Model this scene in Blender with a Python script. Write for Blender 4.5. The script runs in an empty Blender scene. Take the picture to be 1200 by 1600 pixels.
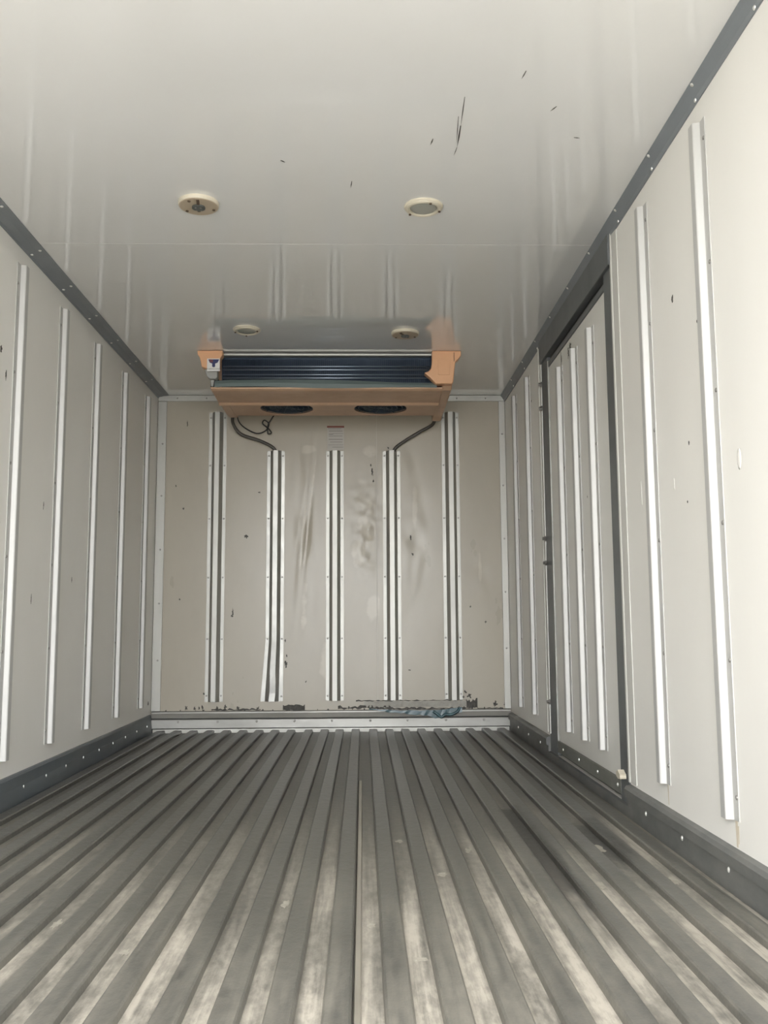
import bpy, bmesh, math, random
from mathutils import Matrix, Vector, noise
random.seed(7)
SC = bpy.context.scene
COL = SC.collection
PI = math.pi

# ------------------------------------------------------------------ camera
W, H, D, YR = 1.80, 1.714, 4.668, 0.12        # inside width, height, back wall, rear opening
F = 1430.0
def _dir(px, py): return Vector(((px - 600) / F, -(py - 800) / F, -1.0))
_d = _dir(567, 972).normalized()
_u = _dir(530, -11400); _u = (_u - _d * _u.dot(_d)).normalized()
_r = _d.cross(_u)
cam_d = bpy.data.cameras.new('camera'); cam = bpy.data.objects.new('camera', cam_d)
COL.objects.link(cam)
cam_d.sensor_fit = 'HORIZONTAL'; cam_d.sensor_width = 36.0; cam_d.lens = F / 1200 * 36
cam_d.clip_start = 0.02; cam_d.clip_end = 500
M4 = Matrix((_r, _d, _u)).to_4x4(); M4.translation = Vector((1.056, 0.0, 0.541))
cam.matrix_world = M4
SC.camera = cam

# ------------------------------------------------------------------ light
world = bpy.data.worlds.new('overcast_sky'); SC.world = world
world.use_nodes = True
bg = world.node_tree.nodes['Background']
bg.inputs['Color'].default_value = (0.97, 0.985, 1.0, 1); bg.inputs['Strength'].default_value = 2.7
sun_d = bpy.data.lights.new('sun', 'SUN'); sun = bpy.data.objects.new('sun', sun_d)
COL.objects.link(sun)
sun_d.energy = 0.9; sun_d.angle = math.radians(3); sun_d.color = (1.0, 0.955, 0.88)
sun.location = (-4, 3, 8)
sun.rotation_euler = Vector((0.55, -0.35, -1.0)).to_track_quat('-Z', 'Y').to_euler()   # high sun, from ahead of the truck

SC.view_settings.view_transform = 'Standard'
SC.view_settings.look = 'None'
SC.view_settings.gamma = 1.0
SC.view_settings.use_curve_mapping = False
SC.view_settings.exposure = 2.0
SC.cycles.max_bounces = 16; SC.cycles.diffuse_bounces = 12; SC.cycles.glossy_bounces = 6
SC.cycles.use_denoising = True
SC.cycles.caustics_reflective = False; SC.cycles.caustics_refractive = False

# ------------------------------------------------------------------ helpers
def link(o, parent=None):
    COL.objects.link(o)
    if parent is not None: o.parent = parent
    return o

def mesh(name, verts, faces, smooth=False):
    me = bpy.data.meshes.new(name)
    me.from_pydata([tuple(v) for v in verts], [], faces)
    bm = bmesh.new(); bm.from_mesh(me)
    bmesh.ops.recalc_face_normals(bm, faces=bm.faces)
    bm.to_mesh(me); bm.free()
    if smooth: me.polygons.foreach_set('use_smooth', [True] * len(me.polygons))
    return me

class MB:
    def __init__(s): s.v, s.f = [], []
    def add(s, v, f):
        n = len(s.v); s.v += [tuple(p) for p in v]; s.f += [tuple(i + n for i in q) for q in f]; return s
    def box(s, x0, x1, y0, y1, z0, z1):
        return s.add([(x0,y0,z0),(x1,y0,z0),(x1,y1,z0),(x0,y1,z0),(x0,y0,z1),(x1,y0,z1),(x1,y1,z1),(x0,y1,z1)],
                     [(0,3,2,1),(4,5,6,7),(0,1,5,4),(1,2,6,5),(2,3,7,6),(3,0,4,7)])
    def prism(s, poly, a, b, axis):
        """closed 2-D polygon extruded from a to b along axis (the other two axes in x,y,z order)"""
        def P(p, t):
            q = list(p); q.insert('xyz'.index(axis), t); return q
        n = len(poly)
        return s.add([P(p, a) for p in poly] + [P(p, b) for p in poly],
                     [tuple(range(n))[::-1], tuple(range(n, 2*n))] + [(i, (i+1) % n, n+(i+1) % n, n+i) for i in range(n)])
    def lathe(s, prof, c, n=32, axis='z', cap=True):
        """profile (r, h) turned about an axis through c"""
        vs, fs = [], []
        for r, h in prof:
            for k in range(n):
                a = 2*PI*k/n
                p = (r*math.cos(a), r*math.sin(a), h) if axis == 'z' else (r*math.cos(a), h, r*math.sin(a)) if axis == 'y' else (h, r*math.cos(a), r*math.sin(a))
                vs.append((c[0]+p[0], c[1]+p[1], c[2]+p[2]))
        m = len(prof)
        for j in range(m-1):
            for k in range(n): fs.append((j*n+k, j*n+(k+1) % n, (j+1)*n+(k+1) % n, (j+1)*n+k))
        if cap and prof[0][0] > 1e-6: fs.append(tuple(range(n)))
        if cap and prof[-1][0] > 1e-6: fs.append(tuple(range((m-1)*n, m*n)))
        return s.add(vs, fs)
    def build(s, name, mat, parent=None, smooth=False, bevel=0.0):
        o = bpy.data.objects.new(name, mesh(name, s.v, s.f, smooth))
        o.data.materials.append(mat); link(o, parent)
        if bevel:
            b = o.modifiers.new('bevel', 'BEVEL'); b.width = bevel; b.segments = 2; b.limit_method = 'ANGLE'
        return o

def box(name, dims, mat, parent=None, bevel=0.0): return MB().box(*dims).build(name, mat, parent, bevel=bevel)

def tube(pts, r, name, mat, parent=None, n=10, sub=6):
    """smooth round tube through points (Catmull-Rom)"""
    P = [Vector(p) for p in pts]; P = [P[0]*2-P[1]] + P + [P[-1]*2-P[-2]]
    path = []
    for i in range(1, len(P)-2):
        for k in range(sub):
            t = k/sub; a, b, c, d = P[i-1], P[i], P[i+1], P[i+2]
            path.append(0.5*((2*b) + (c-a)*t + (2*a-5*b+4*c-d)*t*t + (3*b-a-3*c+d)*t**3))
    path.append(P[-2])
    vs, fs = [], []
    up = Vector((0.12, 0.9, 0.3)).normalized()
    for i, p in enumerate(path):
        tg = (path[min(i+1, len(path)-1)] - path[max(i-1, 0)]).normalized()
        s1 = tg.cross(up).normalized(); s2 = s1.cross(tg)
        for k in range(n):
            a = 2*PI*k/n; vs.append(p + (s1*math.cos(a) + s2*math.sin(a))*r)
    for i in range(len(path)-1):
        for k in range(n): fs.append((i*n+k, i*n+(k+1) % n, (i+1)*n+(k+1) % n, (i+1)*n+k))
    fs += [tuple(range(n)), tuple(range((len(path)-1)*n, len(path)*n))]
    return MB().add(vs, fs).build(name, mat, parent, smooth=True)

def empty(name, loc):
    o = bpy.data.objects.new(name, None); o.location = loc; o.empty_display_size = .05; return link(o)

def tag(o, label, cat, group=None):
    o['label'] = label; o['category'] = cat
    if group: o['group'] = group
    return o

def struct(o, label, cat):
    o['kind'] = 'structure'; o['label'] = label; o['category'] = cat; return o

def inst(name, me, parent, loc, rot=(0, 0, 0), scale=(1, 1, 1)):
    o = bpy.data.objects.new(name, me); link(o, parent)
    o.location = loc; o.rotation_euler = rot; o.scale = scale; return o

def into(parent, o):
    """parent keeping the world place, for a parent Empty that does not sit at the origin"""
    o.parent = parent; o.location = Vector(o.location) - parent.location; return o

# ------------------------------------------------------------------ materials
def mat(name, col, rough=.5, metal=0.0, var=0.0, vscale=3.0, vstretch=(1, 1, 1), col2=None, bump=0.0, bscale=40.0,
        bstretch=(1, 1, 1), rvar=0.0, spec=.5, coat=0.0, perobj=False):
    m = bpy.data.materials.new(name); m.use_nodes = True
    nt = m.node_tree; N, L = nt.nodes, nt.links
    p = N['Principled BSDF']
    p.inputs['Base Color'].default_value = (*col, 1); p.inputs['Roughness'].default_value = rough
    p.inputs['Metallic'].default_value = metal; p.inputs['Specular IOR Level'].default_value = spec
    if coat: p.inputs['Coat Weight'].default_value = coat; p.inputs['Coat Roughness'].default_value = .02
    tc = N.new('ShaderNodeTexCoord')
    src = tc.outputs['Object']
    if perobj:
        oi = N.new('ShaderNodeObjectInfo'); ad = N.new('ShaderNodeVectorMath'); ad.operation = 'MULTIPLY_ADD'
        L.new(oi.outputs['Random'], ad.inputs[0]); ad.inputs[1].default_value = (13.1, 7.7, 9.3); L.new(src, ad.inputs[2]); src = ad.outputs[0]
    def nz(scale, stretch, detail=4, rough_=.6):
        mp = N.new('ShaderNodeMapping'); mp.inputs['Scale'].default_value = stretch; L.new(src, mp.inputs['Vector'])
        n = N.new('ShaderNodeTexNoise'); n.inputs['Scale'].default_value = scale; n.inputs['Detail'].default_value = detail
        n.inputs['Roughness'].default_value = rough_; L.new(mp.outputs[0], n.inputs['Vector']); return n.outputs['Fac']
    if var:
        f = nz(vscale, vstretch, 6, .65)
        rp = N.new('ShaderNodeMapRange'); rp.inputs['From Min'].default_value = .35; rp.inputs['From Max'].default_value = .72
        L.new(f, rp.inputs['Value'])
        mx = N.new('ShaderNodeMix'); mx.data_type = 'RGBA'
        mx.inputs[6].default_value = (*col, 1)
        c2 = col2 or tuple(c * .8 for c in col); mx.inputs[7].default_value = (*c2, 1)
        mu = N.new('ShaderNodeMath'); mu.operation = 'MULTIPLY'; mu.inputs[1].default_value = var
        L.new(rp.outputs[0], mu.inputs[0]); L.new(mu.outputs[0], mx.inputs[0]); L.new(mx.outputs[2], p.inputs['Base Color'])
    if rvar:
        f = nz(vscale * 2.3, vstretch); rp = N.new('ShaderNodeMapRange')
        rp.inputs['To Min'].default_value = max(.02, rough - rvar); rp.inputs['To Max'].default_value = rough + rvar
        L.new(f, rp.inputs['Value']); L.new(rp.outputs[0], p.inputs['Roughness'])
    if bump:
        b = N.new('ShaderNodeBump'); b.inputs['Strength'].default_value = bump; b.inputs['Distance'].default_value = .01
        L.new(nz(bscale, bstretch, 3), b.inputs['Height']); L.new(b.outputs[0], p.inputs['Normal'])
    return m

def lin(r, g, b):
    def c(x):
        x /= 255; return x/12.92 if x <= .04045 else ((x+.055)/1.055)**2.4
    return (c(r), c(g), c(b))

WALLC = (.79, .772, .725)
M = {}
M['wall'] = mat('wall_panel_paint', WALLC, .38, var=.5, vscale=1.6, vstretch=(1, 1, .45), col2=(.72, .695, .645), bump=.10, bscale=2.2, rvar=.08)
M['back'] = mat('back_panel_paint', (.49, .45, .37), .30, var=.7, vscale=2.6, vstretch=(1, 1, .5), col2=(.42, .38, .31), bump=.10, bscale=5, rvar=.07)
def dent_glints(m, spots, col):
    """pale ragged patches painted in for the highlights on the end wall dents"""
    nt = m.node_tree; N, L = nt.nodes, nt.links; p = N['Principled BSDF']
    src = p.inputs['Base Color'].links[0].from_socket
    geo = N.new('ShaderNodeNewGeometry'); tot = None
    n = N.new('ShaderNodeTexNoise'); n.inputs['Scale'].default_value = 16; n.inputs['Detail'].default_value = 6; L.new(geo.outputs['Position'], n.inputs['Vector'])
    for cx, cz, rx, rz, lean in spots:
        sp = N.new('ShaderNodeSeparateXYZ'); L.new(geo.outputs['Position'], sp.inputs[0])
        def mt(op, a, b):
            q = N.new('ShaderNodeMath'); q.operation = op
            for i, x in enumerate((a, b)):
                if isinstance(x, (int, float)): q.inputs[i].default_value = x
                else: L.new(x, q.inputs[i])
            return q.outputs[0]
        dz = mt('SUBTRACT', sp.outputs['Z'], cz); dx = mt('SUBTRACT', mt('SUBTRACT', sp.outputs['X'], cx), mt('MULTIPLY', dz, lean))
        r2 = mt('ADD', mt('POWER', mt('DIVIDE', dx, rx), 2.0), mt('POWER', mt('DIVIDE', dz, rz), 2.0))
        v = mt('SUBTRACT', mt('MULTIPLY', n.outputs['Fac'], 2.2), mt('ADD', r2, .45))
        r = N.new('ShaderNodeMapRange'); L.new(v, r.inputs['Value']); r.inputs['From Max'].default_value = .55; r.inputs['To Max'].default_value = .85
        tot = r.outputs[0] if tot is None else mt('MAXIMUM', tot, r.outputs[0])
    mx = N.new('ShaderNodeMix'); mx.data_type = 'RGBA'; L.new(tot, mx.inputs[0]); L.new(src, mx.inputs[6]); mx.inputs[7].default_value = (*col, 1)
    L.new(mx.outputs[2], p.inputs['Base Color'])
dent_glints(M['back'], [(1.060, 1.00, .050, .10, 0), (1.035, .90, .040, .10, 0), (1.09, 1.13, .04, .05, 0), (.785, 1.10, .010, .34, .11), (.752, 1.00, .010, .26, .09), (.775, 1.43, .05, .03, 0), (.76, .62, .022, .16, .05), (1.325, 1.12, .018, .14, 0), (1.11, .62, .04, .10, 0), (1.655, .80, .012, .11, 0), (1.10, 1.42, .05, .04, 0), (.88, .35, .05, .12, 0)], (.585, .54, .455))  # lighter colour stands in for bright reflections off the dents
M['door'] = mat('door_panel_paint', (.71, .695, .65), .35, var=.55, vscale=2.4, vstretch=(1, 1, .5), col2=(.62, .60, .55), bump=.08, bscale=4, rvar=.08)
M['ceil'] = mat('ceiling_gloss_paint', (.78, .775, .765), .07, 0.0, var=.4, coat=.7, vscale=1.4, col2=(.72, .71, .67), spec=.5)
M['core'] = mat('panel_core', (.62, .60, .55), .6)
M['alu'] = mat('mill_aluminium', (.45, .445, .41), .48, .8, var=.5, vscale=9, vstretch=(1, 1, .12), col2=(.40, .39, .365), rvar=.08, perobj=True)
M['alu_side'] = mat('matt_side_rail_aluminium', (.54, .535, .515), .55, .35, var=.5, vscale=9, vstretch=(1, 1, .12), col2=(.53, .52, .495), rvar=.08, perobj=True)
M['alu_poly'] = mat('scuffed_bright_aluminium', (.46, .455, .425), .44, .82, var=.8, vscale=9, vstretch=(1, 1, .6), col2=(.31, .305, .285), rvar=.12)
M['alu_dull'] = mat('dull_aluminium', (.39, .385, .36), .46, .75, var=.9, vscale=7, vstretch=(.3, 1, 1), col2=(.27, .265, .245), rvar=.1)
M['angle'] = mat('painted_frame_angle', (.60, .59, .55), .55, 0, var=.6, vscale=9, vstretch=(1, 1, .2), col2=(.50, .485, .44))
M['slate'] = mat('slate_grey_trim', (.115, .122, .125), .42, var=.5, vscale=5, col2=(.09, .095, .096), rvar=.1)
M['trim'] = mat('grey_ceiling_trim', (.205, .222, .238), .42, var=.5, vscale=5, col2=(.165, .175, .182), rvar=.1)
M['slate_l'] = mat('blue_slate_skirting', (.100, .118, .132), .45, var=.7, vscale=7, vstretch=(1, .4, 1), col2=(.11, .115, .115), rvar=.1)
M['slate_r'] = mat('grey_skirting', (.105, .108, .105), .48, var=.8, vscale=11, vstretch=(1, .5, 1), col2=(.19, .185, .17), rvar=.1)
M['screw'] = mat('screw_zinc', (.30, .29, .27), .45, .7)
M['screw_b'] = mat('screw_bright', (.78, .77, .73), .35, .6)
M['dark'] = mat('plain_black', (.018, .018, .018), .6)
M['scuff'] = mat('black_scuff', (.045, .043, .038), .7, var=.6, vscale=60, col2=(.14, .13, .11))
M['peach'] = mat('peach_plastic', (.74, .42, .235), .42, var=.5, vscale=6, col2=(.64, .35, .19), rvar=.08)
M['peach_pan'] = mat('peach_plastic_tray', (.62, .42, .28), .45, var=.6, vscale=7, col2=(.44, .25, .14))
M['navy'] = mat('navy_coil_coating', (.012, .028, .055), .4, .3)
M['fan'] = mat('dark_blue_fan', (.035, .055, .078), .45)
M['coiltube'] = mat('coil_tube', (.30, .36, .42), .35, .8)
M['flap'] = mat('grey_green_flap', (.125, .16, .155), .45, var=.4, vscale=8)
M['white'] = mat('white_plastic', (.72, .71, .69), .4)
M['greypl'] = mat('grey_plastic', (.33, .33, .31), .5)
M['cream'] = mat('cream_plastic', (.62, .57, .46), .35, var=.4, vscale=20, col2=(.52, .46, .34))
M['tan'] = mat('tan_lamp_plate', (.46, .38, .28), .45, var=.5, vscale=18, col2=(.38, .30, .21))
M['socket'] = mat('lamp_socket_metal', (.16, .17, .16), .4, .6)
M['rust'] = mat('rusty_metal', (.10, .065, .04), .6)
M['hose'] = mat('grey_brown_hose', (.075, .068, .058), .5)
M['cable'] = mat('black_cable', (.02, .02, .02), .5)
M['red'] = mat('label_red', (.24, .075, .055), .5)
M['blue'] = mat('emblem_blue', (.022, .028, .11), .45)
M['emblem_red'] = mat('emblem_red', (.14, .035, .045), .45)
M['ink'] = mat('label_ink', (.22, .20, .18), .6)
M['paper'] = mat('label_paper', (.50, .475, .43), .5)
M['film'] = mat('teal_plastic_film', (.030, .078, .092), .28, var=.6, vscale=30, col2=(.055, .125, .14))
M['concrete'] = mat('pale_concrete', (.44, .43, .405), .85, var=.5, vscale=.6, col2=(.36, .35, .33))
M['streak'] = mat('rust_stain', (.60, .53, .42), .5)
M['smear'] = mat('pale_dust_smear', (.38, .355, .30), .8, var=.8, vscale=40, col2=(.26, .24, .20))
M['scrape'] = mat('torn_lining_grey', (.42, .40, .35), .6, var=.8, vscale=14, vstretch=(.5, 1, 1), col2=(.24, .23, .20))

def glass_mat():
    m = mat('frosted_lamp_lens', (.66, .66, .58), .12)
    p = m.node_tree.nodes['Principled BSDF']
    p.inputs['Transmission Weight'].default_value = .45; p.inputs['IOR'].default_value = 1.45
    return m
M['lens'] = glass_mat()

def floor_mat(name, base, dust, amount, rough):
    """dark floor sheet with pale trodden dust, thickest where people step in at the rear door"""
    m = bpy.data.materials.new(name); m.use_nodes = True
    nt = m.node_tree; N, L = nt.nodes, nt.links; p = N['Principled BSDF']
    tc = N.new('ShaderNodeTexCoord')
    geo = N.new('ShaderNodeNewGeometry')
    def noise_(scale, st, det=6):
        mp = N.new('ShaderNodeMapping'); mp.inputs['Scale'].default_value = st; L.new(geo.outputs['Position'], mp.inputs['Vector'])
        n = N.new('ShaderNodeTexNoise'); n.inputs['Scale'].default_value = scale; n.inputs['Detail'].default_value = det
        n.inputs['Roughness'].default_value = .65; L.new(mp.outputs[0], n.inputs['Vector']); return n.outputs['Fac']
    def math_(op, a, b=None):
        q = N.new('ShaderNodeMath'); q.operation = op; q.use_clamp = False
        for i, x in enumerate((a, b)):
            if x is None: continue
            if isinstance(x, (int, float)): q.inputs[i].default_value = x
            else: L.new(x, q.inputs[i])
        return q.outputs[0]
    def rng(v, a, b, c=0., d=1.):
        q = N.new('ShaderNodeMapRange'); L.new(v, q.inputs['Value'])
        for k, x in zip(('From Min', 'From Max', 'To Min', 'To Max'), (a, b, c, d)): q.inputs[k].default_value = x
        return q.outputs[0]
    sp = N.new('ShaderNodeSeparateXYZ'); L.new(geo.outputs['Position'], sp.inputs[0])
    right = rng(sp.outputs['X'], .9, 1.75)
    near = rng(sp.outputs['Y'], 3.05, 1.4)
    streak = rng(noise_(7, (6, .28, 1), 11), .36, .60)
    blot = rng(noise_(3.0, (1.6, .45, 1), 10), .34, .56)
    fine = rng(noise_(60, (1, .4, 1), 12), .42, .60)
    d = math_('MULTIPLY', math_('MULTIPLY', streak, blot), math_('ADD', math_('MULTIPLY', near, math_('ADD', math_('MULTIPLY', right, .5), .72)), math_('ADD', math_('MULTIPLY', right, .10), .05)))
    d = math_('MULTIPLY', math_('ADD', math_('MULTIPLY', d, .85), math_('ADD', math_('MULTIPLY', math_('MULTIPLY', fine, near), .28), math_('MULTIPLY', near, .14))), amount)
    cl = N.new('ShaderNodeClamp'); L.new(d, cl.inputs[0])
    mx = N.new('ShaderNodeMix'); mx.data_type = 'RGBA'; mx.inputs[6].default_value = (*base, 1); mx.inputs[7].default_value = (*dust, 1)
    L.new(cl.outputs[0], mx.inputs[0])
    mx2 = N.new('ShaderNodeMix'); mx2.data_type = 'RGBA'
    L.new(math_('MULTIPLY', rng(noise_(2.0, (2.2, .9, 1), 5), .5, .78), .45), mx2.inputs[0])
    L.new(mx.outputs[2], mx2.inputs[6]); mx2.inputs[7].default_value = (base[0]*.5, base[1]*.5, base[2]*.5, 1)
    nb = noise_(9, (1, .6, 1), 5)
    X_ = math_('ADD', sp.outputs['X'], math_('MULTIPLY', math_('SUBTRACT', nb, .5), .03)); Y_ = math_('ADD', sp.outputs['Y'], math_('MULTIPLY', math_('SUBTRACT', nb, .5), .5))
    damp = math_('MULTIPLY', math_('MULTIPLY', rng(X_, 1.437, 1.446), rng(X_, 1.506, 1.492)), math_('MULTIPLY', rng(sp.outputs['Y'], 2.735, 2.715), rng(Y_, 1.55, 1.95)))
    damp2 = math_('MULTIPLY', math_('MULTIPLY', rng(X_, 1.60, 1.62), rng(X_, 1.69, 1.67)), math_('MULTIPLY', rng(Y_, 2.6, 2.5), rng(Y_, 2.05, 2.15)))
    damp = math_('MULTIPLY', math_('MAXIMUM', damp, damp2), .82)
    mx3 = N.new('ShaderNodeMix'); mx3.data_type = 'RGBA'; L.new(damp, mx3.inputs[0]); L.new(mx2.outputs[2], mx3.inputs[6]); mx3.inputs[7].default_value = (.030, .029, .026, 1)
    L.new(mx3.outputs[2], p.inputs['Base Color'])
    L.new(rng(cl.outputs[0], 0, 1, rough, .75), p.inputs['Roughness'])
    b = N.new('ShaderNodeBump'); b.inputs['Strength'].default_value = .3; b.inputs['Distance'].default_value = .004
    L.new(noise_(55, (1, .6, 1), 3), b.inputs['Height']); L.new(b.outputs[0], p.inputs['Normal'])
    return m
M['groove'] = floor_mat('floor_groove_dusty', (.080, .077, .068), (.43, .395, .335), 1.15, .42)
M['ridge'] = floor_mat('floor_ridge_grey', (.070, .069, .062), (.33, .305, .255), .40, .32)

# ------------------------------------------------------------------ shared small meshes
def screw_mesh(name, m, r=.005, h=.0025):
    mb = MB().lathe([(r, 0), (r*.92, h*.6), (r*.5, h)], (0, 0, 0), 10, 'y')
    v = [(x, -y, z) for x, y, z in mb.v]           # dome points to -y, like the rails
    me = mesh(name, v, mb.f); me.materials.append(m); return me
SCREW = screw_mesh('screw', M['screw'])
SCREW_BRIGHT = screw_mesh('screw_bright', M['screw_b'], .0055, .003)
ROT = {'back': 0, 'left': PI/2, 'right': -PI/2}

def hat_profile(steep=False):
    f = [(-43, 0), (-43, 2), (-19, 2), (-17.8, 3.2), (-14.2, 14.5), (-12.5, 16.8), (-10, 17.5), (10, 17.5), (12.5, 16.8), (14.2, 14.5), (17.8, 3.2), (19, 2), (43, 2), (43, 0)] if steep else [(-45, 0), (-45, 2), (-28.2, 2), (-27.2, 3.2), (-13.4, 24.8), (-11.8, 26), (11.8, 26), (13.4, 24.8), (27.2, 3.2), (28.2, 2), (45, 2), (45, 0)]
    return [(a/1000, -b/1000) for a, b in f]
def rail_mesh(name, z0, z1, bent=False, steep=False):
    zs = [z0, z1]
    if bent: zs = [z0, z0+.04, z0+.09, z0+.15, z0+.22, z0+.30, z1]
    pr = hat_profile(steep); n = len(pr); vs, fs = [], []
    for z in zs:
        t = max(0., 1-(z-z0)/.30) if bent else 0.
        for x, y in pr:
            w = .010*math.sin((z-z0)*26)*t
            vs.append((x*(1+.24*t)-.012*t + (w*.4 if abs(x) < .02 else 0), y*(1-.45*t)-(.002*math.sin(z*55+x*90)*t if abs(x) < .02 else 0), z))
    for j in range(len(zs)-1):
        for i in range(n): fs.append((j*n+i, j*n+(i+1) % n, (j+1)*n+(i+1) % n, (j+1)*n+i))
    fs += [tuple(range(n))[::-1], tuple(range((len(zs)-1)*n, len(zs)*n))]
    me = mesh(name, vs, fs); me.materials.append(M['alu_poly'] if bent else M['alu_side'] if steep else M['alu']); return me
def rail(name, me, parent, loc, side, zs):
    o = inst(name, me, parent, loc, (0, 0, ROT[side]))
    for z in zs:
        for t in (-.036, .036): inst('screw', SCREW, o, (t, -.002, z))
    return o
RAIL_LONG = rail_mesh('rail_long', .145, 1.645, steep=True)
RAIL_RIGHT = rail_mesh('rail_right', .144, 1.626, steep=True)
RAIL_BACK = rail_mesh('rail_back', .150, 1.622)
RAIL_SHORT = rail_mesh('rail_short', .152, 1.420)
RAIL_BENT = rail_mesh('rail_bent', .150, 1.420, True)
RAIL_DOOR = rail_mesh('rail_door', .146, 1.488, steep=True)
Z_SIDE = (1.58, 1.30, 1.02, .74, .46, .19)
Z_BACK = (1.595, 1.345, 1.07, .77, .46, .18)
Z_SHORT = (1.395, 1.07, .77, .46, .175)

def blob(name, parent, c, rx, rz, plane, m, seed, th=.0012, n=14, rough=.45):
    """irregular thin flake or scuff lying on a wall; plane gives the wall"""
    rnd = random.Random(seed); pts = []
    for k in range(n):
        a = 2*PI*k/n; q = 1 - rough*rnd.random()
        pts.append((rx*q*math.cos(a), rz*q*math.sin(a)))
    mb = MB().prism(pts, 0, -th, 'y')
    if plane == 'ceiling': mb = MB().prism(pts, 0, -th, 'z')
    o = mb.build(name, m, parent); o.location = c
    if plane in ROT: o.rotation_euler = (0, 0, ROT[plane])
    return o

# ------------------------------------------------------------------ setting: outside ground
g = box('ground', (-40, 40, -40, 40, -1.20, -1.05), M['concrete']); struct(g, 'pale concrete yard outside the truck body', 'ground')

# ------------------------------------------------------------------ setting: floor
fl = box('floor', (0, W, YR, D+.08, -.14, 0.0), M['groove'])
struct(fl, 'dusty dark grey ridged floor of the cargo box', 'floor')
RX = [.0560, .1380, .2178, .2985, .3810, .4620, .5410, .6200, .6991, .7861, .8653, .9391, 1.0185, 1.1057, 1.1852, 1.2646, 1.3445, 1.4273, 1.5067, 1.5864, 1.6659, 1.7440]
rp = [(-.0215, 0), (-.0195, .0105), (-.0165, .0135), (.0165, .0135), (.0195, .0105), (.0215, 0)]
rme = mesh('floor_ridge', *(lambda b: (b.v, b.f))(MB().prism([(x, z) for x, z in rp], YR, D-.017, 'y'))); rme.materials.append(M['ridge'])
for x in RX: inst('floor_ridge', rme, fl, (x, 0, 0))
MB().prism([(1.0405, 0), (1.0425, .006), (1.0505, .006), (1.0525, 0)], YR, 3.2, 'y').build('seam_strip', mat('worn_seam_metal', (.36, .335, .28), .4, .3, var=.7, vscale=9, vstretch=(1, .3, 1), col2=(.24, .22, .185)), fl)

for i, (x, y, rx, ry) in enumerate([(1.145, 2.35, .012, .02), (1.305, 2.25, .010, .03), (1.225, 2.05, .015, .02), (1.07, 1.72, .012, .012), (.905, 1.85, .012, .03), (1.147, 1.55, .014, .010), (.66, 1.60, .010, .02), (.50, 1.75, .012, .03), (1.385, 1.85, .012, .03), (1.545, 1.95, .012, .04), (1.62, 2.25, .012, .05), (1.705, 1.98, .012, .05)]):
    b_ = blob('plaster_smear', fl, (x, y, .0008), rx, ry, 'ceiling', M['smear'], 980+i, th=.0006, rough=.6, n=16)

# ------------------------------------------------------------------ setting: ceiling
ce = box('ceiling', (-.08, W+.08, YR, D+.08, H+.004, H+.09), M['core'])
struct(ce, 'glossy off white ceiling reflecting the back wall', 'ceiling')
box('ceiling_panel', (0, W, YR, 2.742, H, H+.004), M['ceil'], ce)
box('ceiling_panel', (0, W, 2.7445, D, H, H+.004), M['ceil'], ce)
for i, (x0, y0, x1, y1, w) in enumerate([(1.289, 1.93, 1.2925, 2.05, .0011), (1.2925, 2.05, 1.294, 2.15, .0022), (1.283, 2.01, 1.2905, 2.13, .0011), (1.294, 2.15, 1.290, 2.19, .001),
                                        (1.231, 2.11, 1.227, 2.14, .0016), (1.504, 1.965, 1.494, 1.985, .0016), (1.575, 2.10, 1.590, 2.103, .0018), (1.41, 1.83, 1.405, 1.86, .0014),
                                        (1.03, 2.33, 1.026, 2.37, .0016), (.85, 2.22, .86, 2.23, .002)]):
    a = math.atan2(y1-y0, x1-x0); l = math.hypot(x1-x0, y1-y0)
    o = MB().prism([(0, -w/2), (l*.5, -w), (l, 0), (l*.5, w*.9), (0, w/2)], 0, -.0006, 'z').build('scratch', M['scuff'], ce)
    o.location = (x0, y0, H); o.rotation_euler = (0, 0, a)

# ------------------------------------------------------------------ setting: back wall with dents
wb = box('wall_back', (-.08, W+.08, D+.006, D+.09, -.14, H+.004), M['core'])
struct(wb, 'stained off white end wall with screwed rails', 'wall')
def dent(x, z):
    def gs(cx, cz, sx, sz): return math.exp(-((x-cx)/sx)**2 - ((z-cz)/sz)**2)
    y = 0
    m1 = gs(.765, 1.05, .055, .42); u_ = x-.775-(z-1.0)*.11; y += m1*(.014*noise.noise(Vector((x*24, z*6, 1)))-.007*math.exp(-(u_/.010)**2)-.006*math.exp(-((u_+.035+.01*math.sin(z*9))/.007)**2)+.005*math.exp(-((u_+.018)/.012)**2))
    m2 = gs(1.075, 1.02, .065, .24); y += m2*(.020*noise.noise(Vector((x*18, z*11, 4)))+.008*noise.noise(Vector((x*45, z*30, 6))))
    m3 = gs(1.32, 1.05, .05, .40); y += m3*.011*noise.noise(Vector((x*20, z*9, 7)))
    m4 = gs(1.66, .80, .035, .12); y += m4*.008*noise.noise(Vector((x*15, z*12, 9)))
    y += .0016*noise.noise(Vector((x*5, z*3, 2)))
    e = min(x, W-x, z, H-z)*20
    return y*min(1., max(0., e))
def wall_grid(x0, x1):
    nx, nz = int((x1-x0)/.009), 190; vs, fs = [], []
    for j in range(nz+1):
        for i in range(nx+1):
            x = x0+(x1-x0)*i/nx; z = H*j/nz
            vs.append((x, D-dent(x, z)*.42, z))
    for j in range(nz):
        for i in range(nx):
            a = j*(nx+1)+i; fs.append((a, a+1, a+nx+2, a+nx+1))
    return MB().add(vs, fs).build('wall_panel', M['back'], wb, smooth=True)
wall_grid(0, 1.1292); wall_grid(1.1304, W)
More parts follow.
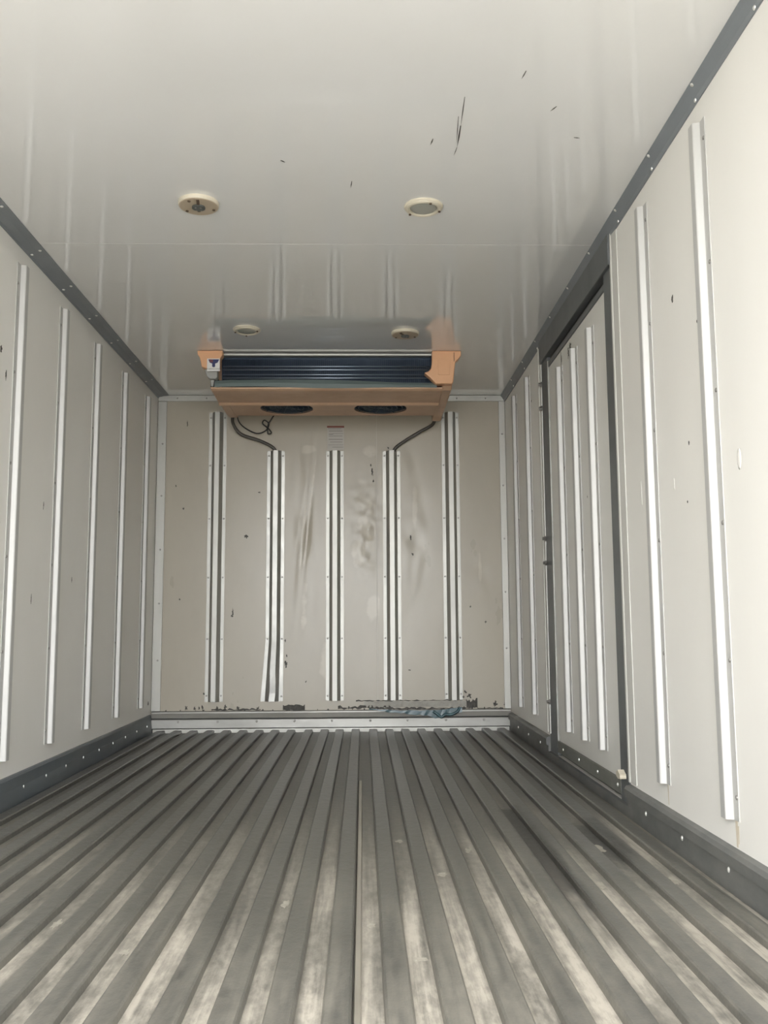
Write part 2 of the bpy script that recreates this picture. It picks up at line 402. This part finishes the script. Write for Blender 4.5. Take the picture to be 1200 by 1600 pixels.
for x, me, zs in ((.310, RAIL_BACK, Z_BACK), (.611, RAIL_BENT, Z_SHORT), (.9145, RAIL_SHORT, Z_SHORT), (1.206, RAIL_SHORT, Z_SHORT), (1.512, RAIL_BACK, Z_BACK)):
    rail('wall_rail', me, wb, (x, D-.0005, 0), 'back', zs)
SC_BACK = [(.462, .979, .012, .016), (.669, .336, .010, .024), (.672, .375, .004, .012), (.152, 1.565, .004, .018), (.141, 1.122, .007, .008), (.10, 1.24, .004, .008), (.399, .593, .006, .028),
           (.395, .575, .010, .007), (1.107, 1.309, .007, .026), (1.112, 1.262, .006, .012), (1.100, 1.345, .005, .010), (1.303, .970, .006, .018), (1.312, .884, .008, .010), (1.603, .616, .006, .007),
           (1.679, .538, .006, .009), (.769, .246, .006, .006), (.665, .45, .005, .012), (.13, .66, .005, .006), (.525, 1.205, .009, .005), (1.19, 1.436, .006, .009), (1.29, .30, .008, .005), (.26, .19, .006, .012)]
for i, (x, z, rx, rz) in enumerate(SC_BACK): blob('scuff', wb, (x, D-.0006, z), rx, rz, 'back', M['scuff'], 100+i, th=.0008, rough=.7, n=17)

# ------------------------------------------------------------------ setting: left wall
wl = box('wall_left', (-.08, 0, YR, D+.006, -.14, H+.004), M['wall'])
struct(wl, 'off white left side wall with aluminium rails', 'wall')
for y in (1.15, 1.55, 1.95, 2.355, 2.764, 3.163, 3.573, 3.994, 4.424): rail('wall_rail', RAIL_LONG, wl, (0, y, 0), 'left', Z_SIDE)
for i, (y, z, ry, rz) in enumerate([(2.627, 1.341, .008, .014), (2.669, 1.274, .006, .02), (2.95, .62, .003, .02), (3.35, .70, .004, .012), (3.03, .93, .003, .015), (4.60, .15, .012, .015)]):
    blob('scuff', wl, (.0002, y, z), ry, rz, 'left', M['scuff'], 200+i, th=.0008, rough=.7)

# ------------------------------------------------------------------ setting: right wall with the side door opening
wr = MB().box(W, W+.08, YR, 2.602, -.14, H+.004).box(W, W+.08, 3.70, D+.006, -.14, H+.004).box(W, W+.08, 2.602, 3.70, 1.69, H+.004).box(W, W+.08, 2.602, 3.70, -.14, .03).build('wall_right', M['wall'])
struct(wr, 'off white right side wall around the side door', 'wall')
for y in (1.08, 1.485, 1.894, 2.302): rail('wall_rail', RAIL_RIGHT, wr, (W, y, 0), 'right', Z_SIDE)
for y in (3.993, 4.338): rail('wall_rail', RAIL_RIGHT, wr, (W, y, 0), 'right', Z_SIDE)
for i, (y, z, ry, rz) in enumerate([(2.100, 1.306, .007, .011), (2.034, .942, .005, .006), (2.36, 1.64, .004, .01), (2.06, .81, .003, .004), (1.95, 1.2, .004, .004), (3.92, 1.50, .004, .008)]):
    blob('scuff', wr, (W-.0002, y, z), ry, rz, 'right', M['scuff'], 300+i, th=.0008, rough=.6)
for i, (y, z, ry, rz) in enumerate([(1.765, .857, .010, .022), (2.144, .864, .005, .014), (2.40, .88, .004, .035)]):
    o = MB().lathe([(1, 0), (.7, .0014), (.3, .0022), (0.0001, .0024)], (0, 0, 0), 16, 'x').build('bulge', M['wall'], wr, smooth=True)
    o.scale = (-.55, ry, rz); o.location = (W-.0002, y, z)

for y, z0, z1, w in ((1.868, .092, .146, .006), (1.86, .10, .135, .003), (2.28, .095, .142, .003)):
    MB().prism([(y-w, z1), (y+w, z1), (y+w*.6, z0), (y-w*.4, z0)], W-.0004, W-.0009, 'x').build('rust_streak', M['streak'], wr)
# ------------------------------------------------------------------ side door
dr = empty('door_1', (W, 3.12, .03)); struct(dr, 'pale insulated side door in a dark grey frame', 'door')
def dpart(o): return into(dr, o)
dpart(box('door_panel', (W+.002, W+.06, 2.6915, 3.548, .088, 1.548), M['door'], bevel=.002))
dpart(box('top_edge', (W-.001, W+.06, 2.6915, 3.548, 1.549, 1.570), M['slate'], bevel=.002))
dpart(box('gap_shade', (W+.012, W+.06, 2.66, 3.56, 1.571, 1.600), M['dark']))  # black strip put in for the shade between header and door top
dpart(box('header', (W-.012, W+.075, 2.60, 3.672, 1.594, 1.689), M['slate'], bevel=.002))
dpart(box('jamb', (W-.003, W+.075, 2.604, 2.690, .031, 1.5935), M['slate'], bevel=.002))
dpart(box('jamb', (W-.002, W+.075, 3.562, 3.699, .031, 1.5935), M['slate'], bevel=.002))
dpart(box('edge_trim', (W-.003, W+.03, 3.549, 3.5605, .060, 1.575), M['alu_dull'], bevel=.002))
dpart(box('bottom_seal', (W-.004, W+.05, 2.6915, 3.548, .046, .0875), mat('door_bottom_seal', (.125, .128, .112), .5, var=.8, vscale=12, vstretch=(1, .4, 1), col2=(.23, .225, .20))))
dpart(box('sill_gap', (W+.016, W+.06, 2.61, 3.66, .0305, .0455), M['dark']))
o = MB().prism([(W, 2.540), (W-.002, 2.541), (W-.003, 2.560), (W-.0035, 2.590), (W-.0055, 2.592), (W-.006, 2.6035), (W, 2.6035)], .095, 1.686, 'z').build('frame_angle', M['angle']); dpart(o)
o = MB().prism([(W, 3.674), (W-.006, 3.676), (W-.006, 3.682), (W-.003, 3.686), (W-.003, 3.715), (W-.007, 3.719), (W-.007, 3.730), (W, 3.732)], .100, 1.676, 'z').build('frame_angle', M['angle']); dpart(o)
for y in (2.882, 3.109, 3.345):
    o = rail('door_rail', RAIL_DOOR, None, (W+.002, y, 0), 'right', (1.43, 1.10, .78, .46, .19)); dpart(o)
for z in (1.509, 1.409, .871, .773, .224):
    o = MB().lathe([(.011, 0), (.011, .004), (.0075, .004), (.0075, .011), (.006, .013)], (0, 0, 0), 6, 'x').build('hinge_bolt', M['screw']); o.scale = (-1, 1, 1); o.location = (W-.005, 3.668, z); dpart(o)
for y in (2.72, 2.95, 3.20, 3.45):
    o = inst('screw', SCREW_BRIGHT, None, (W-.004, y, .068), (0, 0, -PI/2)); dpart(o)
for i, (y, z, ry, rz) in enumerate([(3.171, 1.520, .022, .020), (3.20, 1.505, .010, .028), (3.15, 1.48, .006, .012), (3.318, 1.515, .009, .05), (3.308, 1.46, .008, .03), (2.99, .95, .004, .005)]):
    o = blob('paint_chip', None, (W+.0016, y, z), ry, rz, 'right', M['scuff'], 400+i, th=.0008, rough=.8, n=19); dpart(o)
o = blob('sealant_lump', None, (W-.006, 2.64, .108), .030, .014, 'right', M['cream'], 431, th=.018, rough=.5); dpart(o)

# ------------------------------------------------------------------ setting: skirtings
bl = MB().prism([(0, 0), (.013, 0), (.011, .030), (.009, .050), (.0085, .083), (.006, .090), (0, .092)], YR, D-.028, 'y').build('baseboard_left', M['slate_l'])
struct(bl, 'dark blue grey skirting along the left wall', 'skirting')
y = 1.30
while y < D-.1:
    inst('screw', SCREW_BRIGHT, bl, (.0095, y, .044), (0, 0, PI/2), (.55, .8, .95)); y += .203
sk = [(W, 0), (W-.012, 0), (W-.012, .052), (W-.019, .056), (W-.020, .078), (W-.014, .086), (W, .089)]
br = MB().prism(sk, YR, 2.600, 'y').box(W-.012, W, 2.600, 3.69, 0, .030).prism(sk, 3.69, D-.028, 'y').build('baseboard_right', M['slate_r'])
struct(br, 'scuffed dark grey skirting along the right wall', 'skirting')
for y in (1.35, 1.62, 1.89, 2.16, 2.43, 3.85, 4.12, 4.39): inst('screw', SCREW_BRIGHT, br, (W-.012, y, .044), (0, 0, -PI/2), (.7, 1, 1.1))
bb = box('baseboard_back', (.004, W-.004, D-.010, D, 0, .100), M['dark'])
struct(bb, 'aluminium kick plate along the foot of the end wall', 'skirting')
MB().prism([(D-.0105, .0), (D-.016, .0), (D-.016, .0185), (D-.0105, .0185)], .014, W-.014, 'x').build('bottom_strip', M['alu'], bb)
MB().prism([(D-.0105, .0215), (D-.021, .0215), (D-.023, .024), (D-.023, .064), (D-.021, .0665), (D-.0105, .0665)], .004, W-.004, 'x').build('lower_plate', M['alu_dull'], bb)
MB().prism([(D-.0105, .0705), (D-.021, .0705), (D-.022, .073), (D-.006, .1035), (D-.0005, .1055), (D-.0005, .1005), (D-.0105, .1005)], .004, W-.004, 'x').build('upper_plate', M['alu_dull'], bb)
for x in (.14, .334, .527, .714, .901, 1.092, 1.277, 1.469, 1.658): inst('screw', SCREW, bb, (x, D-.023, .055), (0, 0, 0), (1.2, 1, 1.2))

# ------------------------------------------------------------------ setting: corner trims
t1 = MB().prism([(0, H), (.056, H), (.056, H-.0025), (.030, H-.0045), (.006, H-.010), (.003, H-.016), (0, H-.016)], YR, D-.004, 'y').build('trim_1', M['trim'])
struct(t1, 'dark grey strip between ceiling and left wall', 'trim')
t2 = MB().prism([(W, H), (W-.022, H), (W-.022, H-.002), (W-.016, H-.010), (W-.006, H-.026), (W-.003, H-.036), (W, H-.036)], YR, D-.004, 'y').build('trim_2', M['trim'])
struct(t2, 'dark grey strip between ceiling and right wall', 'trim')
y = 1.25
while y < D-.1:
    inst('screw', SCREW_BRIGHT, t1, (.042, y, H-.0040), (PI/2, 0, 0), (.9, 1, .9)).rotation_euler = (-PI/2+PI, 0, 0)
    inst('screw', SCREW_BRIGHT, t1, (.010, y+.02, H-.0095), (PI*.5, 0, .5), (.9, 1, .9))
    inst('screw', SCREW_BRIGHT, t2, (W-.018, y, H-.0065), (PI*.30, 0, -PI/2), (.9, 1, .9))
    inst('screw', SCREW_BRIGHT, t2, (W-.0045, y+.02, H-.031), (0, 0, -PI/2), (.9, 1, .9)); y += .308
t3 = box('trim_3', (.001, .046, D-.008, D-.0005, .1065, H-.0325), M['alu'], bevel=.001); struct(t3, 'aluminium corner strip left of the end wall', 'trim')
t4 = box('trim_4', (W-.033, W-.001, D-.008, D-.0005, .1065, H-.0325), M['alu'], bevel=.001); struct(t4, 'aluminium corner strip right of the end wall', 'trim')
t5 = box('trim_5', (.001, W-.001, D-.008, D-.0005, H-.0315, H-.001), M['alu'], bevel=.001); struct(t5, 'aluminium strip along the top of the end wall', 'trim')
for z in (1.458, 1.188, .912, .640, .356): inst('screw', SCREW, t3, (.028, D-.008, z)); inst('screw', SCREW, t4, (W-.017, D-.008, z+.05))
for x in (.10, .25, 1.55, 1.70): inst('screw', SCREW, t5, (x, D-.008, H-.016))

# ------------------------------------------------------------------ evaporator unit under the ceiling
ev = empty('evaporator_unit', (.90, 4.15, 1.53))
tag(ev, 'peach plastic cooling unit with dark blue coil hung under the ceiling', 'cooling unit')
def e(o, p=None):
    if p is None: return into(ev, o)
    o.parent = p; return o
def ebox(name, d, m, bevel=0.): return e(box(name, d, m, bevel=bevel))
ebox('housing', (.440, 1.385, 3.985, 4.40, 1.600, H-.002), M['greypl'])
ebox('coil', (.440, 1.385, 3.935, 3.984, 1.560, 1.700), M['navy'])
fins = MB(); x = .446
while x < 1.380:
    fins.box(x, x+.0011, 3.915, 3.936, 1.562, 1.690); x += .0042
fo = fins.build('coil_fins', M['navy']); fo['kind'] = 'stuff'; e(fo)
for i, z in enumerate((1.655, 1.640, 1.618, 1.603)):
    b = MB().lathe([(.0034 if i % 2 else .0026, 0), (.0034 if i % 2 else .0026, .930)], (.448, 3.9145, z), 8, 'x').build('coil_tube', M['coiltube'], smooth=True); e(b)
ebox('top_strip', (.448, 1.362, 3.900, 3.980, 1.7005, 1.7085), M['alu'])
# peach end caps
rc = [(1.361, H-.001), (1.487, H-.001), (1.487, 1.692), (1.479, 1.680), (1.462, 1.664), (1.457, 1.620), (1.451, 1.572), (1.445, 1.566), (1.376, 1.566), (1.352, 1.592), (1.326, 1.615), (1.345, 1.622), (1.355, 1.635), (1.360, 1.660)]
o = e(MB().prism(rc, 3.868, 3.912, 'y').build('end_cap', M['peach'], bevel=.004))
e(MB().prism([(1.385, 1.672), (1.440, 1.672), (1.436, 1.605), (1.385, 1.605)], 3.8655, 3.869, 'y').build('embossed_panel', M['peach'], bevel=.0015)).parent = o
o.children[0].location = (0, 0, 0)
e(box('crack', (1.455, 1.4575, 3.8668, 3.869, 1.665, 1.705), M['rust']))
lc = [(.342, H-.001), (.453, H-.001), (.452, 1.694), (.441, 1.676), (.441, 1.640), (.418, 1.632), (.400, 1.626), (.380, 1.634), (.362, 1.640), (.358, 1.664), (.352, 1.685), (.344, 1.695)]
lo = e(MB().prism(lc, 3.868, 3.912, 'y').build('end_cap', M['peach'], bevel=.004))
# broken corner below the left cap: grey clip and dark hole
e(MB().prism([(.372, 1.634), (.428, 1.634), (.428, 1.598), (.420, 1.592), (.396, 1.592), (.384, 1.602)], 3.885, 3.925, 'y').build('corner_clip', M['greypl'], bevel=.003))
e(MB().box(.392, .428, 3.93, 3.98, 1.560, 1.600).build('corner_hole', M['dark']))
e(MB().prism([(.398, 1.590), (.412, 1.590), (.408, 1.562), (.400, 1.562)], 3.900, 3.915, 'y').build('clip_leg', M['greypl']))
# badge on the left cap
bd = e(box('badge', (.3865, .4415, 3.8645, 3.8675, 1.620, 1.676), M['white'], bevel=.0006))
def bp(poly, m, name, y0=3.8636):
    o = MB().prism(poly, y0, 3.8644, 'y').build(name, m); o.parent = bd; return o
bp([(.3915, 1.672), (.4385, 1.672), (.4320, 1.6575), (.4215, 1.6535), (.4215, 1.6415), (.4185, 1.6375), (.4115, 1.6375), (.4085, 1.6415), (.4085, 1.6535), (.3980, 1.6575)], M['blue'], 'emblem')
bp([(.3945, 1.6705), (.4120, 1.6705), (.4120, 1.6585), (.4000, 1.6585)], M['emblem_red'], 'emblem_accent', 3.8632)
cu = bpy.data.curves.new('badge_text', 'FONT'); cu.body = 'THERMO KING'; cu.size = .0088; cu.align_x = 'CENTER'; cu.extrude = .0002
to = bpy.data.objects.new('badge_text_curve', cu); COL.objects.link(to)
to.location = (.4145, 3.8642, 1.6265); to.rotation_euler = (PI/2, 0, 0)
bpy.context.view_layer.update()
tm = bpy.data.meshes.new_from_object(to.evaluated_get(bpy.context.evaluated_depsgraph_get())); tm.transform(to.matrix_world)
bpy.data.objects.remove(to); tm.materials.clear(); tm.materials.append(M['ink'])
to = bpy.data.objects.new('badge_lettering', tm); COL.objects.link(to); to.parent = bd
# side cheeks
for sx, xa, xb in ((1, 1.405, 1.450), (-1, .396, .440)):
    yz = [(3.900, H-.002), (3.905, 1.566), (3.93, 1.552), (4.13, 1.545), (4.40, 1.541), (4.46, 1.535), (4.505, 1.541), (4.52, 1.60), (4.52, H-.002)]
    if sx < 0: yz = [(3.985, H-.002), (3.985, 1.552), (4.13, 1.547), (4.38, 1.545), (4.42, 1.547), (4.47, 1.552), (4.52, 1.60), (4.52, H-.002)]
    o = MB().prism([(y, z) for y, z in yz], xa, xb, 'x').build('side_cheek', M['peach_pan'], bevel=.006); e(o)
# drain tray with a raised rear lip
o = e(MB().prism([(3.898, 1.552), (3.898, 1.558), (3.985, 1.560), (4.140, 1.560), (4.140, 1.533), (4.134, 1.5315), (4.126, 1.534), (4.114, 1.5415), (3.960, 1.547), (3.945, 1.545), (3.915, 1.546)], .398, 1.409, 'x').build('drain_tray', M['peach_pan'], bevel=.002))
# rear panel with two fan openings
def holed(x0, x1, y0, y1, cx, cy, r, z0, z1, n=48):
    mb = MB(); ring, out = [], []
    for k in range(n):
        a = 2*PI*k/n; c, s = math.cos(a), math.sin(a); ring.append((cx+r*c, cy+r*s))
        tx = ((x1-cx)/c if c > 0 else (x0-cx)/c) if abs(c) > 1e-6 else 1e9
        ty = ((y1-cy)/s if s > 0 else (y0-cy)/s) if abs(s) > 1e-6 else 1e9
        t = min(tx, ty); out.append((cx+t*c, cy+t*s))
    for a, b in ((x0, y0), (x1, y0), (x1, y1), (x0, y1)):       # snap nearest to the corners
        i = min(range(n), key=lambda q: (out[q][0]-a)**2+(out[q][1]-b)**2); out[i] = (a, b)
    vs = [(x, y, z0) for x, y in ring] + [(x, y, z0) for x, y in out] + [(x, y, z1) for x, y in ring] + [(x, y, z1) for x, y in out]
    fs = []
    for k in range(n):
        q = (k+1) % n
        fs += [(k, q, n+q, n+k), (2*n+k, 3*n+k, 3*n+q, 2*n+q), (k, 2*n+k, 2*n+q, q), (n+k, n+q, 3*n+q, 3*n+k)]
    return vs, fs
pm = MB()
pm.add(*holed(.435, .9205, 4.128, 4.408, .698, 4.263, .125, 1.548, 1.558))
pm.add(*holed(.9205, 1.41, 4.128, 4.408, 1.143, 4.263, .125, 1.548, 1.558))
pm.box(.435, 1.41, 4.400, 4.412, 1.549, 1.70)
e(pm.build('fan_panel', M['peach_pan']))
for cx in (.698, 1.143):
    fn = MB().lathe([(.122, -.006), (.124, -.006), (.124, .034), (.001, .034), (.001, .030), (.122, .030), (.122, -.006)], (cx, 4.263, 1.562), 40, cap=False).build('fan', M['fan']); e(fn)
    MB().lathe([(.040, .004), (.040, .020), (.030, .030)], (cx, 4.263, 1.558), 24).build('hub', M['dark'], fn)
    for k in range(5):
        a = 2*PI*k/5; vs = []
        for r_, w in ((.036, .30), (.075, .42), (.118, .48)):
            for s_, dz in ((-1, 0.004), (1, .024)):
                for th in (0, .0015): vs.append((cx+r_*math.cos(a+s_*w), 4.263+r_*math.sin(a+s_*w), 1.556+dz*.7+th))
        fs = []
        for j in range(2):
            b0 = j*4; b1 = b0+4
            fs += [(b0, b1, b1+2, b0+2), (b0+1, b0+3, b1+3, b1+1), (b0, b0+1, b1+1, b1), (b0+2, b1+2, b1+3, b0+3)]
        fs += [(0, 2, 3, 1), (8, 9, 11, 10)]
        MB().add(vs, fs).build('blade', M['fan'], fn)
    gd = MB()
    for r_ in (.03, .055, .08, .105, .123):
        gd.lathe([(r_-.0012, -.0012), (r_+.0012, -.0012), (r_+.0012, .0012), (r_-.0012, .0012), (r_-.0012, -.0012)], (cx, 4.263, 1.552), 40, cap=False)
    for k in range(4):
        a = PI*k/4+.2; c, s = math.cos(a), math.sin(a)
        gd.prism([(cx-.123*c+.0012*s, 4.263-.123*s-.0012*c), (cx+.123*c+.0012*s, 4.263+.123*s-.0012*c), (cx+.123*c-.0012*s, 4.263+.123*s+.0012*c), (cx-.123*c-.0012*s, 4.263-.123*s+.0012*c)], 1.5525, 1.5545, 'z')
    gd.build('guard', M['fan'], fn)
# bent air flap along the outlet
vs, fs, n = [], [], 28
for i in range(n+1):
    t = i/n; x = .415+.967*t
    top = 1.5885+.0085*math.sin(PI*min(1, t*1.25))**.8-.010*t+(.002 if .05 < t < .1 else 0)
    bot = 1.5575-.004*t+.003*math.sin(t*9)
    yt = 3.905-.004*math.sin(PI*t); yb = 3.893
    for y0 in (0, .0022): vs += [(x, yt+y0, top), (x, (yt+yb)/2-.004+y0, (top+bot)/2), (x, yb+y0, bot)]
for i in range(n):
    a, b = i*6, i*6+6
    fs += [(a, a+1, b+1, b), (a+1, a+2, b+2, b+1), (a+3, b+3, b+4, a+4), (a+4, b+4, b+5, a+5), (a, b, b+3, a+3), (a+2, a+5, b+5, b+2)]
fs += [(0, 3, 4, 1), (1, 4, 5, 2), (n*6, n*6+1, n*6+4, n*6+3), (n*6+1, n*6+2, n*6+5, n*6+4)]
e(MB().add(vs, fs).build('air_flap', M['flap']))

# ------------------------------------------------------------------ hoses, cable, label at the end wall
yb = D-.024
h1 = tube([(.410, 4.536, 1.600), (.402, 4.565, 1.590), (.395, yb-.035, 1.555), (.432, yb-.012, 1.503), (.526, yb-.006, 1.470), (.588, yb+.004, 1.441), (.611, yb+.011, 1.412), (.612, yb+.0165, 1.36)], .0085, 'drain_hose', M['hose'])
tag(h1, 'dark hose curving from the cooling unit left end into a rail', 'hose', 'drain hoses')
h2 = tube([(1.430, 4.536, 1.585), (1.428, 4.575, 1.575), (1.415, yb-.02, 1.548), (1.349, yb-.008, 1.512), (1.273, yb, 1.466), (1.222, yb+.008, 1.425), (1.207, yb+.0165, 1.36)], .0085, 'drain_hose', M['hose'])
tag(h2, 'dark hose running from the cooling unit right end into a rail', 'hose', 'drain hoses')
cb = tube([(.425, 4.528, 1.625), (.420, 4.57, 1.615), (.420, yb-.020, 1.572), (.452, yb-.022, 1.535), (.512, yb-.014, 1.506), (.558, yb, 1.523), (.575, yb-.004, 1.557), (.552, yb-.006, 1.577), (.543, yb, 1.560), (.571, yb+.006, 1.536),
           (.588, yb+.002, 1.512), (.570, yb-.004, 1.508), (.572, yb-.008, 1.552), (.586, yb-.012, 1.577), (.604, yb-.02, 1.602)], .0032, 'loose_cable', M['cable'], n=8)
tag(cb, 'thin black cable ending in a knot under the left fan', 'cable')
lb = box('notice_label', (.874, .961, D-.0018, D-.0010, 1.424, 1.553), M['paper']); tag(lb, 'faded printed notice with red header above the middle rail', 'label')
MB().box(.873, .962, D-.0024, D-.0019, 1.5425, 1.5525).build('header_band', M['red'], lb)
for i, (z, a, b, th) in enumerate([(1.536, .878, .948, .0022), (1.524, .882, .953, .0024), (1.511, .902, .958, .0014), (1.507, .882, .905, .0030), (1.498, .882, .953, .0022), (1.480, .882, .955, .0026), (1.466, .890, .953, .0022), (1.452, .880, .957, .0016), (1.439, .900, .958, .0020)]):
    MB().box(a, b, D-.0023, D-.0019, z, z+th).build('text_line', M['ink'], lb)

# ------------------------------------------------------------------ torn film and sealant remnants at the foot of the end wall
def strip(name, pts, m, y, parent=None, th=.0012):
    """ragged strip: (x, z_low, z_high) samples"""
    vs, fs = [], []
    for i, (x, a, b) in enumerate(pts):
        w = .0025*math.sin(i*1.9)
        vs += [(x, y-abs(w), a), (x, y-.0008, b), (x, y-abs(w)-th, a), (x, y-.0008-th, b)]
    for i in range(len(pts)-1):
        a, b = i*4, i*4+4
        fs += [(a, b, b+1, a+1), (a+2, a+3, b+3, b+2), (a, a+2, b+2, b), (a+1, b+1, b+3, a+3)]
    fs += [(0, 1, 3, 2), (len(vs)-4, len(vs)-2, len(vs)-1, len(vs)-3)]
    return MB().add(vs, fs).build(name, m, parent)
rnd = random.Random(5)
fp = []
for i in range(25):
    t = i/24; x = 1.085+.465*t
    hi = .112-.010*math.sin(t*3)+rnd.uniform(-.002, .002); lo = .106-.030*min(1, t*1.6)+rnd.uniform(-.003, .003)
    if t > .62: lo = .078-.016*math.sin((t-.62)/.2*PI)**2
    if t > .80: lo = .072+.02*(t-.8)/.2; hi = .106+.012*(t-.8)/.2
    fp.append((x, lo, hi))
pf = strip('plastic_film', fp, M['film'], D-.0245); tag(pf, 'torn teal plastic film hanging over the kick plate', 'plastic film')
fold = tube([(1.405, D-.031, .098), (1.425, D-.034, .084), (1.445, D-.035, .070), (1.465, D-.034, .082), (1.495, D-.034, .082), (1.525, D-.033, .095), (1.535, D-.030, .110)], .007, 'crumpled_fold', M['film'], pf, n=7)
def ragged(name, x0, x1, lo, hi, amp, seed, m, y, n=22):
    r = random.Random(seed)
    return strip(name, [(x0+(x1-x0)*i/n, lo+r.uniform(-amp, amp)*.5, max(lo+.002, hi+r.uniform(-amp, amp))) for i in range(n+1)], m, y, wb)
ragged('sealant_remnant', .30, .545, .108, .114, .005, 11, M['scuff'], D-.001)
ragged('sealant_remnant', .655, .765, .107, .131, .005, 12, M['scuff'], D-.001, 12)
ragged('sealant_remnant', .93, 1.20, .112, .122, .009, 13, M['scuff'], D-.001)
ragged('sealant_remnant', 1.02, 1.575, .148, .1505, .005, 14, M['scuff'], D-.001, 40)
ragged('sealant_remnant', 1.10, 1.60, .107, .114, .005, 15, M['scuff'], D-.001, 40)
ragged('torn_lining', 1.06, 1.575, .117, .147, .003, 16, M['scrape'], D-.0006, 40)
ragged('sealant_remnant', 1.575, 1.63, .110, .148, .012, 17, M['scuff'], D-.001, 8)
ragged('sealant_remnant', 1.63, 1.755, .107, .110, .003, 18, M['scuff'], D-.001, 14)
for i, (x, z, rx, rz) in enumerate([(.174, .122, .010, .016), (.215, .118, .008, .014), (.238, .120, .006, .012), (.255, .121, .006, .017), (.368, .126, .010, .017), (.328, .118, .008, .012), (.431, .118, .012, .012),
                                    (.530, .116, .014, .012), (.94, .116, .006, .010), (.985, .116, .006, .010), (1.04, .117, .006, .012), (1.570, .190, .010, .010), (1.590, .172, .016, .018), (1.560, .165, .008, .012),
                                    (1.615, .135, .016, .022), (1.72, .125, .014, .016), (1.722, .140, .005, .008), (1.772, .122, .012, .018)]):
    blob('sealant_flake', wb, (x, D-.0012, z), rx, rz, 'back', M['scuff'], 600+i, th=.0015, rough=.75, n=15)
for i in range(26): blob('sealant_flake', wb, (.08+1.66*i/25+rnd.uniform(-.02, .02), D-.0012, .108), rnd.uniform(.003, .007), rnd.uniform(.003, .008), 'back', M['scuff'], 700+i, th=.0012, rough=.7, n=9)

# ------------------------------------------------------------------ ceiling lights
def lamp_base(loc, label, rim=True):
    l = empty('ceiling_light', (loc[0], loc[1], H)); tag(l, label, 'ceiling light', 'round ceiling lights'); return l
def ring(l, prof, m, name, n=40):
    return MB().lathe([(r, -h) for r, h in prof], (0, 0, 0), n).build(name, m, l, smooth=False)
def open_lamp(loc, label, rot, socket_r):
    l = lamp_base(loc, label)
    ring(l, [(.0565, 0), (.0565, .006), (.0555, .0100), (.0530, .0115), (.0515, .0105)], M['cream'], 'rim')
    ring(l, [(.0545, .0100), (.0535, .0120), (.050, .0128), (.012, .0128)], M['tan'], 'lamp_plate')
    s = ring(l, [(socket_r, .0125), (socket_r, .017), (socket_r*.8, .0185)], M['socket'], 'socket', 20)
    for k in range(4):
        a = PI/4+PI/2*k; MB().lathe([(.0028, -.0185), (.0028, -.020)], (socket_r*.55*math.cos(a), socket_r*.55*math.sin(a), 0), 8).build('contact', M['alu_dull'], s)
    for x0, x1, y0, y1 in ((-.004, .004, -.046, -.012), (-.004, .004, .014, .026)):
        b = box('spring_strap', (x0, x1, y0, y1, -.0155, -.0128), M['rust'], l); b.rotation_euler = (0, 0, rot)
    for a in (PI*.82, PI*.12, PI*1.35):
        MB().lathe([(.0042, -.0125), (.0042, -.0155)], (.043*math.cos(a), .043*math.sin(a), 0), 10).build('screw', M['rust'], l)
    return l
def lens_lamp(loc, label, clips, tilt):
    l = lamp_base(loc, label)
    ring(l, [(.0555, 0), (.0555, .003), (.053, .006), (.0515, .0062), (.0505, .0085), (.046, .0108), (.0415, .0105), (.0395, .0085), (.0385, .005)], M['cream'], 'bezel')
    ring(l, [(.0383, .0015), (.0383, .0030)], M['white'], 'reflector')
    ring(l, [(.0382, .0050), (.036, .0075), (.028, .0095), (.012, .0108), (.0001, .0110)], M['lens'], 'lens', 32)
    for k in range(4):
        a = .6+PI/2*k; MB().lathe([(.005, -.0031), (.004, -.0046), (.0015, -.0049)], (.019*math.cos(a), .019*math.sin(a), 0), 10).build('glint_dome', M['alu'], l)  # small metal domes put in for the reflections in the lens
    for a in clips: MB().lathe([(.0036, -.011), (.0036, -.0142)], (.046*math.cos(a), .046*math.sin(a), 0), 10).build('screw', M['rust'], l)
    return l
open_lamp((.598, 2.462), 'coverless tan ceiling light nearer the rear, on the left', .12, .0185)
lens_lamp((1.232, 2.478), 'cream ringed ceiling light with clear lens nearer the rear, on the right', (.15, PI*.8, PI*1.62), 0)
lens_lamp((.592, 3.585), 'cream ringed ceiling light in front of the unit on the left', (PI*.55, PI, PI*1.9), 0)
open_lamp((1.232, 3.622), 'coverless tan ceiling light in front of the unit on the right', -.5, .0165)
